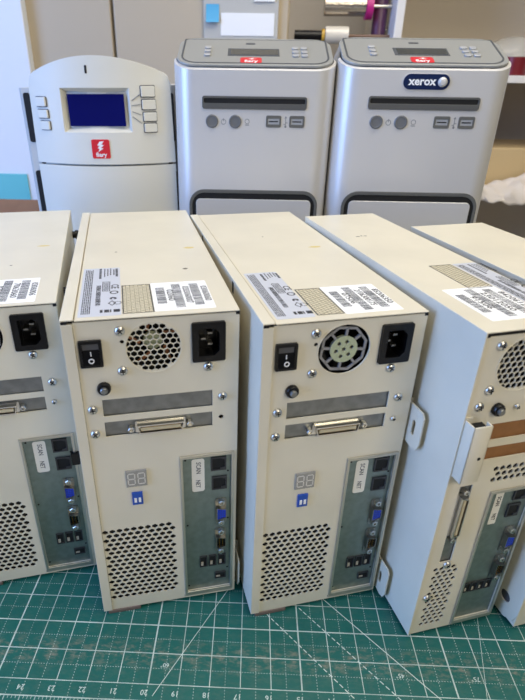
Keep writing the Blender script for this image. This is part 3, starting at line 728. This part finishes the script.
    for (x0, z0, x1, z1) in ((129, 413, 139, 420), (129, 407, 139, 408.5), (129, 400, 139, 396), (129, 394, 139, 386)):
        n = 10
        for k in range(n):
            xa = x0 + (x1 - x0) * k / n; za = z0 + (z1 - z0) * k / n
            s.box(xa, xa + 1.7, yf(xa) - .15, yf(xa) + .3, za - .25, za + .25)
    s.build('guide_lines', ICON, up)
    s = MB(); M = at(88, 356.5); s.plate([rrect(-11, 11, -11.5, 11.5, 2)], -.2, .5, M, 0)
    s.plate([[(-1, 9), (4.5, 9.6), (1, 5.2), (4.5, 5), (0, 1.2), (3.5, .8), (-3.5, -3.4), (-1.5, .2), (-4, 1), (-1.2, 4), (-4.2, 4.4)]], .5, .6, M, 1)
    s.text('fiery', 7.4, M @ Matrix.Translation((0, -7, .5)), 0, .1, 1, bold=.2)
    s.build('logo_label', [RED, WHITE], up)
    # dark scoops between bezels and cheeks
    for z0, z1 in ((362, 421), (240, 326)):
        for sx, a in ((-1, -6.5), (1, BW - 7)):
            w = 7.5 if sx > 0 else 7.5
            s = MB(); s.plate([rrect(a, a + w, z0, z1, 3)], -3, 3.4, Fr(0, 0, 4)); s.build('side_vent', BLACKD, R)
    return R
b1 = beige_unit(); b1.scale = (1.052, 1, 1.0); b1.location = (-.2120, .487, .002); b1.rotation_euler = (0, -.012, .03)
tag(b1, 'warm white unit with an arched top and a blue display, left of the silver cabinets', 'printer server')

# ------------------------------------------------------------------ table and room (units: metres)
def mbox(name, x0, x1, y0, y1, z0, z1, m_, bev=0, parent=None):
    m = MB(); m.box(x0, x1, y0, y1, z0, z1, bev); return m.build(name, m_, parent, 1.0)
TAB = mat('pale_table_laminate', rgb(196, 190, 178), .4)
CAB = mat('beige_cabinet', rgb(190, 175, 150), .5)
WALLG = mat('grey_wall_paint', rgb(216, 210, 203), .7)
WHITEP = mat('white_painted_wall', rgb(232, 236, 242), .6)
SHELFW = mat('white_shelf_board', rgb(228, 224, 218), .45)
SHELFB = mat('shelf_back_board', rgb(205, 192, 172), .6)
FLOORM = mat('grey_floor', rgb(120, 116, 110), .6, noise=.15, nscale=6)
tb = empty('work_table', (0, 0, 0)); tag(tb, 'pale work table carrying the cutting mat and all the machines', 'table')
mbox('tabletop', -.95, .95, -.55, 1.0, -.042, -.002, TAB, .003, tb)
for x in (-.88, .88):
    for y in (-.48, .93): mbox('leg', x - .03, x + .03, y - .03, y + .03, -.75, -.042, GREYD, .003, tb)
tag(mbox('floor', -2.2, 2.2, -2.6, 1.75, -.8, -.75, FLOORM), kind='structure')
tag(mbox('ceiling', -2.2, 2.2, -2.6, 1.75, 1.75, 1.8, WALLG), kind='structure')
tag(mbox('wall_back', -2.2, 2.2, 1.7, 1.75, -.75, 1.75, WALLG), kind='structure')
# left wall with a window opening
wl = MB(); MW = Matrix(((0, 0, 1, -2.2), (1, 0, 0, 0), (0, 1, 0, 0), (0, 0, 0, 1)))
wl.plate([rect(-2.6, 1.75, -.75, 1.75), rect(-2.0, .4, .1, 1.5)], -.08, 0, MW); tag(wl.build('wall_left', WHITEP, None, 1.0), kind='structure')
wf = MB(); wf.plate([rect(-2.0, .4, .1, 1.5), rect(-1.94, -.83, .16, 1.44), rect(-.77, .34, .16, 1.44)], -.06, -.01, MW); tag(wf.build('window_1', SHELFW, None, 1.0), kind='structure')
tag(mbox('trim_1', -1.1, -.470, 1.17, 1.2, -.75, 1.75, WHITEP, .003), kind='structure')
# beige cupboard: carcass + two doors
cb = empty('cupboard', (-.2, 1.4, -.75)); tag(cb, 'beige cupboard with tall plain doors behind the arched unit', 'cupboard')
def child(o, par): o.parent = par; o.matrix_parent_inverse = par.matrix_world.inverted() if False else Matrix.Translation(-par.location); return o
child(mbox('carcass', -.62, .148, 1.225, 1.69, -.75, 1.5, CAB), cb)
child(mbox('door', -.61, -.272, 1.2, 1.224, -.70, 1.48, CAB, .003), cb)
child(mbox('door', -.265, .145, 1.2, 1.224, -.70, 1.48, CAB, .003), cb)
# grey notice panel and papers on the cupboard door
PAN = mat('grey_panel', rgb(190, 188, 180), .55)
tag(mbox('notice_panel', -.052, .121, 1.19, 1.2, .46, .78, PAN, .001), 'pale grey panel hung on the cupboard behind the silver cabinets', 'panel')
tag(mbox('paper_sheet', -.012, .112, 1.1885, 1.19, .53, .575, LABELW), 'long white paper strip stuck low on the grey panel', 'paper')
tag(mbox('paper_sheet', .064, .112, 1.186, 1.19, .5975, .66, LABELW), 'white card at the top edge of the grey panel above the strip', 'paper')
NOTE = mat('blue_sticky_paper', rgb(84, 172, 212), .6)
nb = MB(); vs = []; n = 6
for i in range(n + 1):
    t = i / n
    for x in (-.046, -.016): vs.append((x, 1.189 - .009 * t * t, .592 - .036 * t)); 
    for x in (-.046, -.016): vs.append((x, 1.1884 - .009 * t * t, .592 - .036 * t))
fs = []
for i in range(n): fs += [(4 * i, 4 * i + 1, 4 * i + 5, 4 * i + 4), (4 * i + 2, 4 * i + 6, 4 * i + 7, 4 * i + 3)]
nb.raw(vs, fs); tag(nb.build('sticky_note', NOTE, None, 1.0), 'small blue sticky note at the left of the grey panel', 'note')
# cyan sheet and cardboard box at the far left
tag(mbox('paper_sheet', -.68, -.520, 1.166, 1.1695, .13, .212, mat('cyan_sheet', rgb(110, 200, 205), .5)), 'cyan sheet on the white wall above the cardboard box', 'paper')
CARD = mat('cardboard', rgb(150, 112, 84), .8, noise=.12, nscale=30)
bx = empty('cardboard_box', (-.46, .88, -.002)); tag(bx, 'brown cardboard box behind the left end of the tower row', 'box')
def cbx(name, pts): m = MB(); m.raw(pts, [(0, 1, 2, 3), (4, 7, 6, 5), (0, 4, 5, 1), (1, 5, 6, 2), (2, 6, 7, 3), (3, 7, 4, 0)]); return m.build(name, CARD, bx, 1.0)
m = MB(); a, b, c, d, hh = -.13, .09, -.07, .07, .152
m.box(a, b, c, d, 0, .004); m.box(a, b, c, c + .004, 0, hh); m.box(a, b, d - .004, d, 0, hh); m.box(a, a + .004, c, d, 0, hh); m.box(b - .004, b, c, d, 0, hh); m.build('box_body', CARD, bx, 1.0)
cbx('flap', [(a, c, hh - .002), (b, c, hh - .002), (b, c - .05, hh - .035), (a, c - .05, hh - .035), (a, c, hh + .001), (b, c, hh + .001), (b, c - .05, hh - .032), (a, c - .05, hh - .032)])
cbx('flap', [(a, d, hh - .002), (b, d, hh - .002), (b, d + .03, hh + .035), (a, d + .03, hh + .035), (a, d + .003, hh - .002), (b, d + .003, hh - .002), (b, d + .033, hh + .035), (a, d + .033, hh + .035)])

# shelving at the right
sh = empty('shelf_unit', (.75, 1.35, -.75)); tag(sh, 'white open shelving at the right behind the badged cabinet', 'shelf')
child(mbox('side_panel', .392, .412, 1.2, 1.6, -.75, 1.5, SHELFW, .002), sh)
child(mbox('side_panel', 1.2, 1.22, 1.2, 1.6, -.75, 1.5, SHELFW, .002), sh)
child(mbox('back_board', .412, 1.2, 1.585, 1.6, -.75, 1.5, SHELFB), sh)
for z in (-.3, .185, .456, .85, 1.3): child(mbox('shelf_board', .4125, 1.1995, 1.2, 1.584, z - .016, z, SHELFW, .001), sh)
def blob(name, c, r, m_, parent=None, seed=0, amp=.15, sub=3):
    bm = bmesh.new(); bmesh.ops.create_icosphere(bm, subdivisions=sub, radius=1); rr = random.Random(seed)
    ph = [(Vector((rr.uniform(-1, 1), rr.uniform(-1, 1), rr.uniform(-1, 1))) * rr.uniform(2, 7), rr.uniform(0, 6)) for _ in range(7)]
    for v in bm.verts:
        k_ = 1 + amp * sum(math.sin(v.co.dot(p) + q) for p, q in ph) / 3
        v.co = Vector((v.co.x * r[0] * k_, v.co.y * r[1] * k_, max(v.co.z * k_, -.75) * r[2]))
    zmin = min(v.co.z for v in bm.verts)
    for v in bm.verts: v.co = v.co + Vector((c[0], c[1], c[2] - zmin))
    m = MB(); m.addbm(bm, None, 0, True); return m.build(name, m_, parent, 1.0)
BAG = mat('clear_plastic_film', rgb(215, 212, 200), .2, alpha=.45)
CLOTH = mat('white_crumpled_cloth', rgb(226, 218, 210), .7)
tag(blob('plastic_bag', (.735, 1.36, .4565), (.075, .06, .05), BAG, seed=3, amp=.12), 'clear crumpled plastic bag on the upper shelf at the right edge', 'bag')
rl = MB(); rl.lathe([(.030, 0), (.030, .04), (.019, .04), (.019, 0)], Matrix.Translation((.712, 1.262, .4565)), 24); tag(rl.build('tape_roll', mat('maroon_tape', rgb(112, 26, 34), .35), None, 1.0), 'maroon tape roll on the upper shelf in front of the clear bag', 'tape')
rl = MB(); rl.lathe([(.022, 0), (.024, .04), (.018, .052)], Matrix.Translation((.772, 1.25, .4565)), 20); tag(rl.build('jar', mat('white_jar', rgb(215, 205, 190), .4), None, 1.0), 'small pale jar on the upper shelf right of the maroon roll', 'jar')
tag(mbox('storage_box', .56, 1.05, 1.26, 1.5, .186, .288, mat('tan_box', rgb(204, 178, 132), .6), .004), 'tan box on the lower shelf behind the white cloth', 'box')
# cloth draped over the shelf's front edge
cl = MB(); nx, ny = 46, 14; vs = []; fs = []
for i in range(nx + 1):
    for j in range(ny + 1):
        x = .56 + .5 * i / nx; s_ = j / ny
        prof = [(1.256, .212), (1.240, .206), (1.222, .202), (1.204, .198), (1.192, .190), (1.188, .178), (1.186, .166)]
        t = s_ * 6; a = int(min(t, 5)); f = t - a; y = prof[a][0] * (1 - f) + prof[a + 1][0] * f; z = prof[a][1] * (1 - f) + prof[a + 1][1] * f
        wv = .004 * math.sin(i * .9 + j * .5) + .003 * math.sin(i * 1.7 - j * .4 + 1); lift = .008 * math.sin(i * .23 + .6) * s_
        vs.append((x + .003 * math.sin(j), y - .005 - abs(wv), z + wv + lift + (1 - s_) * .012 * math.sin(i * .35)))
for i in range(nx):
    for j in range(ny): a = i * (ny + 1) + j; fs.append((a, a + 1, a + ny + 2, a + ny + 1))
cl.raw(vs, fs, None, 0, True); co = cl.build('cloth', CLOTH, None, 1.0); sm_ = co.modifiers.new('s', 'SOLIDIFY'); sm_.thickness = .002
tag(co, 'white crumpled cloth hanging over the lower shelf edge before the tan box', 'cloth')

# film rolls on a rod fixed to the shelf side
def hroll(name, x0, x1, y, z, r, m_, parent=None, seg=24):
    m = MB(); m.lathe([(r * .5, 0), (r, .0005), (r, x1 - x0 - .0005), (r * .5, x1 - x0)], Matrix.Translation((x0, y, z)) @ Matrix.Rotation(math.pi / 2, 4, 'Y'), seg)
    return m.build(name, m_, parent, 1.0)
FOIL = mat('crinkled_foil', rgb(190, 182, 172), .22, .9, bump=1.0, bscale=60)
r1 = empty('foil_roll', (.30, 1.25, .597)); tag(r1, 'crinkled foil roll with a magenta end cap on the upper rod', 'roll')
hroll('foil', -.069, .028, 0, 0, .021, FOIL, r1); hroll('end_cap', .028, .045, 0, -.002, .026, mat('magenta_cap', rgb(190, 30, 120), .4), r1); hroll('rod', .045, .092, 0, 0, .004, STEEL, r1)
r2 = empty('film_roll', (.27, 1.24, .535)); tag(r2, 'clear film roll with a black handle on the lower rod', 'roll')
hroll('handle', -.107, -.042, 0, 0, .0115, BLACK, r2); hroll('ring', -.042, -.034, 0, 0, .0145, mat('yellow_ring', rgb(205, 160, 60), .4), r2); hroll('film', -.034, .022, 0, .002, .0185, mat('clear_film', rgb(226, 216, 196), .15, coat=.6), r2); hroll('rod', .022, .122, 0, 0, .004, mat('brown_rod', rgb(120, 92, 74), .4), r2)
r3 = empty('purple_roll', (.368, 1.265, -.75)); tag(r3, 'tall dark purple film bolt standing upright against the white shelf side', 'roll')
pm = MB(); pm.lathe([(.012, 0), (.017, .01), (.017, 1.55), (.010, 1.56)], Matrix.Identity(4), 20); pm.build('wrap', mat('purple_film', rgb(84, 44, 72), .3, noise=.4, nscale=40), r3, 1.0)
hroll('bracket', -.004, .024, .018, 1.30, .004, STEEL, r3)

# ------------------------------------------------------------------ lights
def area(name, loc, tgt, sx, sy, power, col):
    l = bpy.data.lights.new(name, 'AREA'); l.shape = 'RECTANGLE'; l.size = sx; l.size_y = sy; l.energy = power; l.color = col
    o = bpy.data.objects.new(name, l); COL.objects.link(o); o.location = loc
    o.rotation_euler = (Vector(tgt) - Vector(loc)).to_track_quat('-Z', 'Y').to_euler(); return o
area('window_daylight', (-2.12, -.8, .8), (0, 0.1, .3), 1.3, 2.2, 90, (.27, .47, 1.0))
area('ceiling_lamp', (.45, .1, 1.73), (.45, .1, 0), 1.3, .7, 18, (1.0, .93, .76))
area('ceiling_lamp_front', (1.15, -1.45, 1.72), (.1, 0.1, .2), 1.2, .6, 36, (1.0, .90, .70))
area('back_fill_light', (.5, .72, 1.73), (.6, 1.5, .1), 1.2, .4, 9, (1.0, .92, .80))  # added fill to brighten the shelves and back wall, not a known lamp
wd = bpy.data.worlds.new('world'); S.world = wd; wd.use_nodes = True
bg = wd.node_tree.nodes['Background']; bg.inputs[0].default_value = (.80, .86, 1.0, 1); bg.inputs[1].default_value = .10

# ------------------------------------------------------------------ camera
cam = bpy.data.cameras.new('camera'); co = bpy.data.objects.new('camera', cam); COL.objects.link(co); S.camera = co
r = Vector((.9992, .0378, .0129)).normalized(); f = Vector((-.0274, .8838, -.467)).normalized()
u = r.cross(f).normalized(); r = f.cross(u)
co.matrix_world = Matrix(((r.x, u.x, -f.x, .0752), (r.y, u.y, -f.y, -.2551), (r.z, u.z, -f.z, .4439), (0, 0, 0, 1)))
FPX = 526.75
cam.sensor_fit = 'HORIZONTAL'; cam.sensor_width = 36; cam.lens = FPX / 525 * 36
cam.shift_x = (262.5 - 234.23) / 525; cam.shift_y = (355.39 - 350) / 525
cam.clip_start = .01; cam.clip_end = 20
cam.dof.use_dof = True; cam.dof.focus_distance = .50; cam.dof.aperture_fstop = cam.lens / 2.6
S.view_settings.view_transform = 'Standard'; S.view_settings.look = 'None'; S.view_settings.gamma = 1; S.view_settings.use_curve_mapping = False
S.view_settings.exposure = -0.09
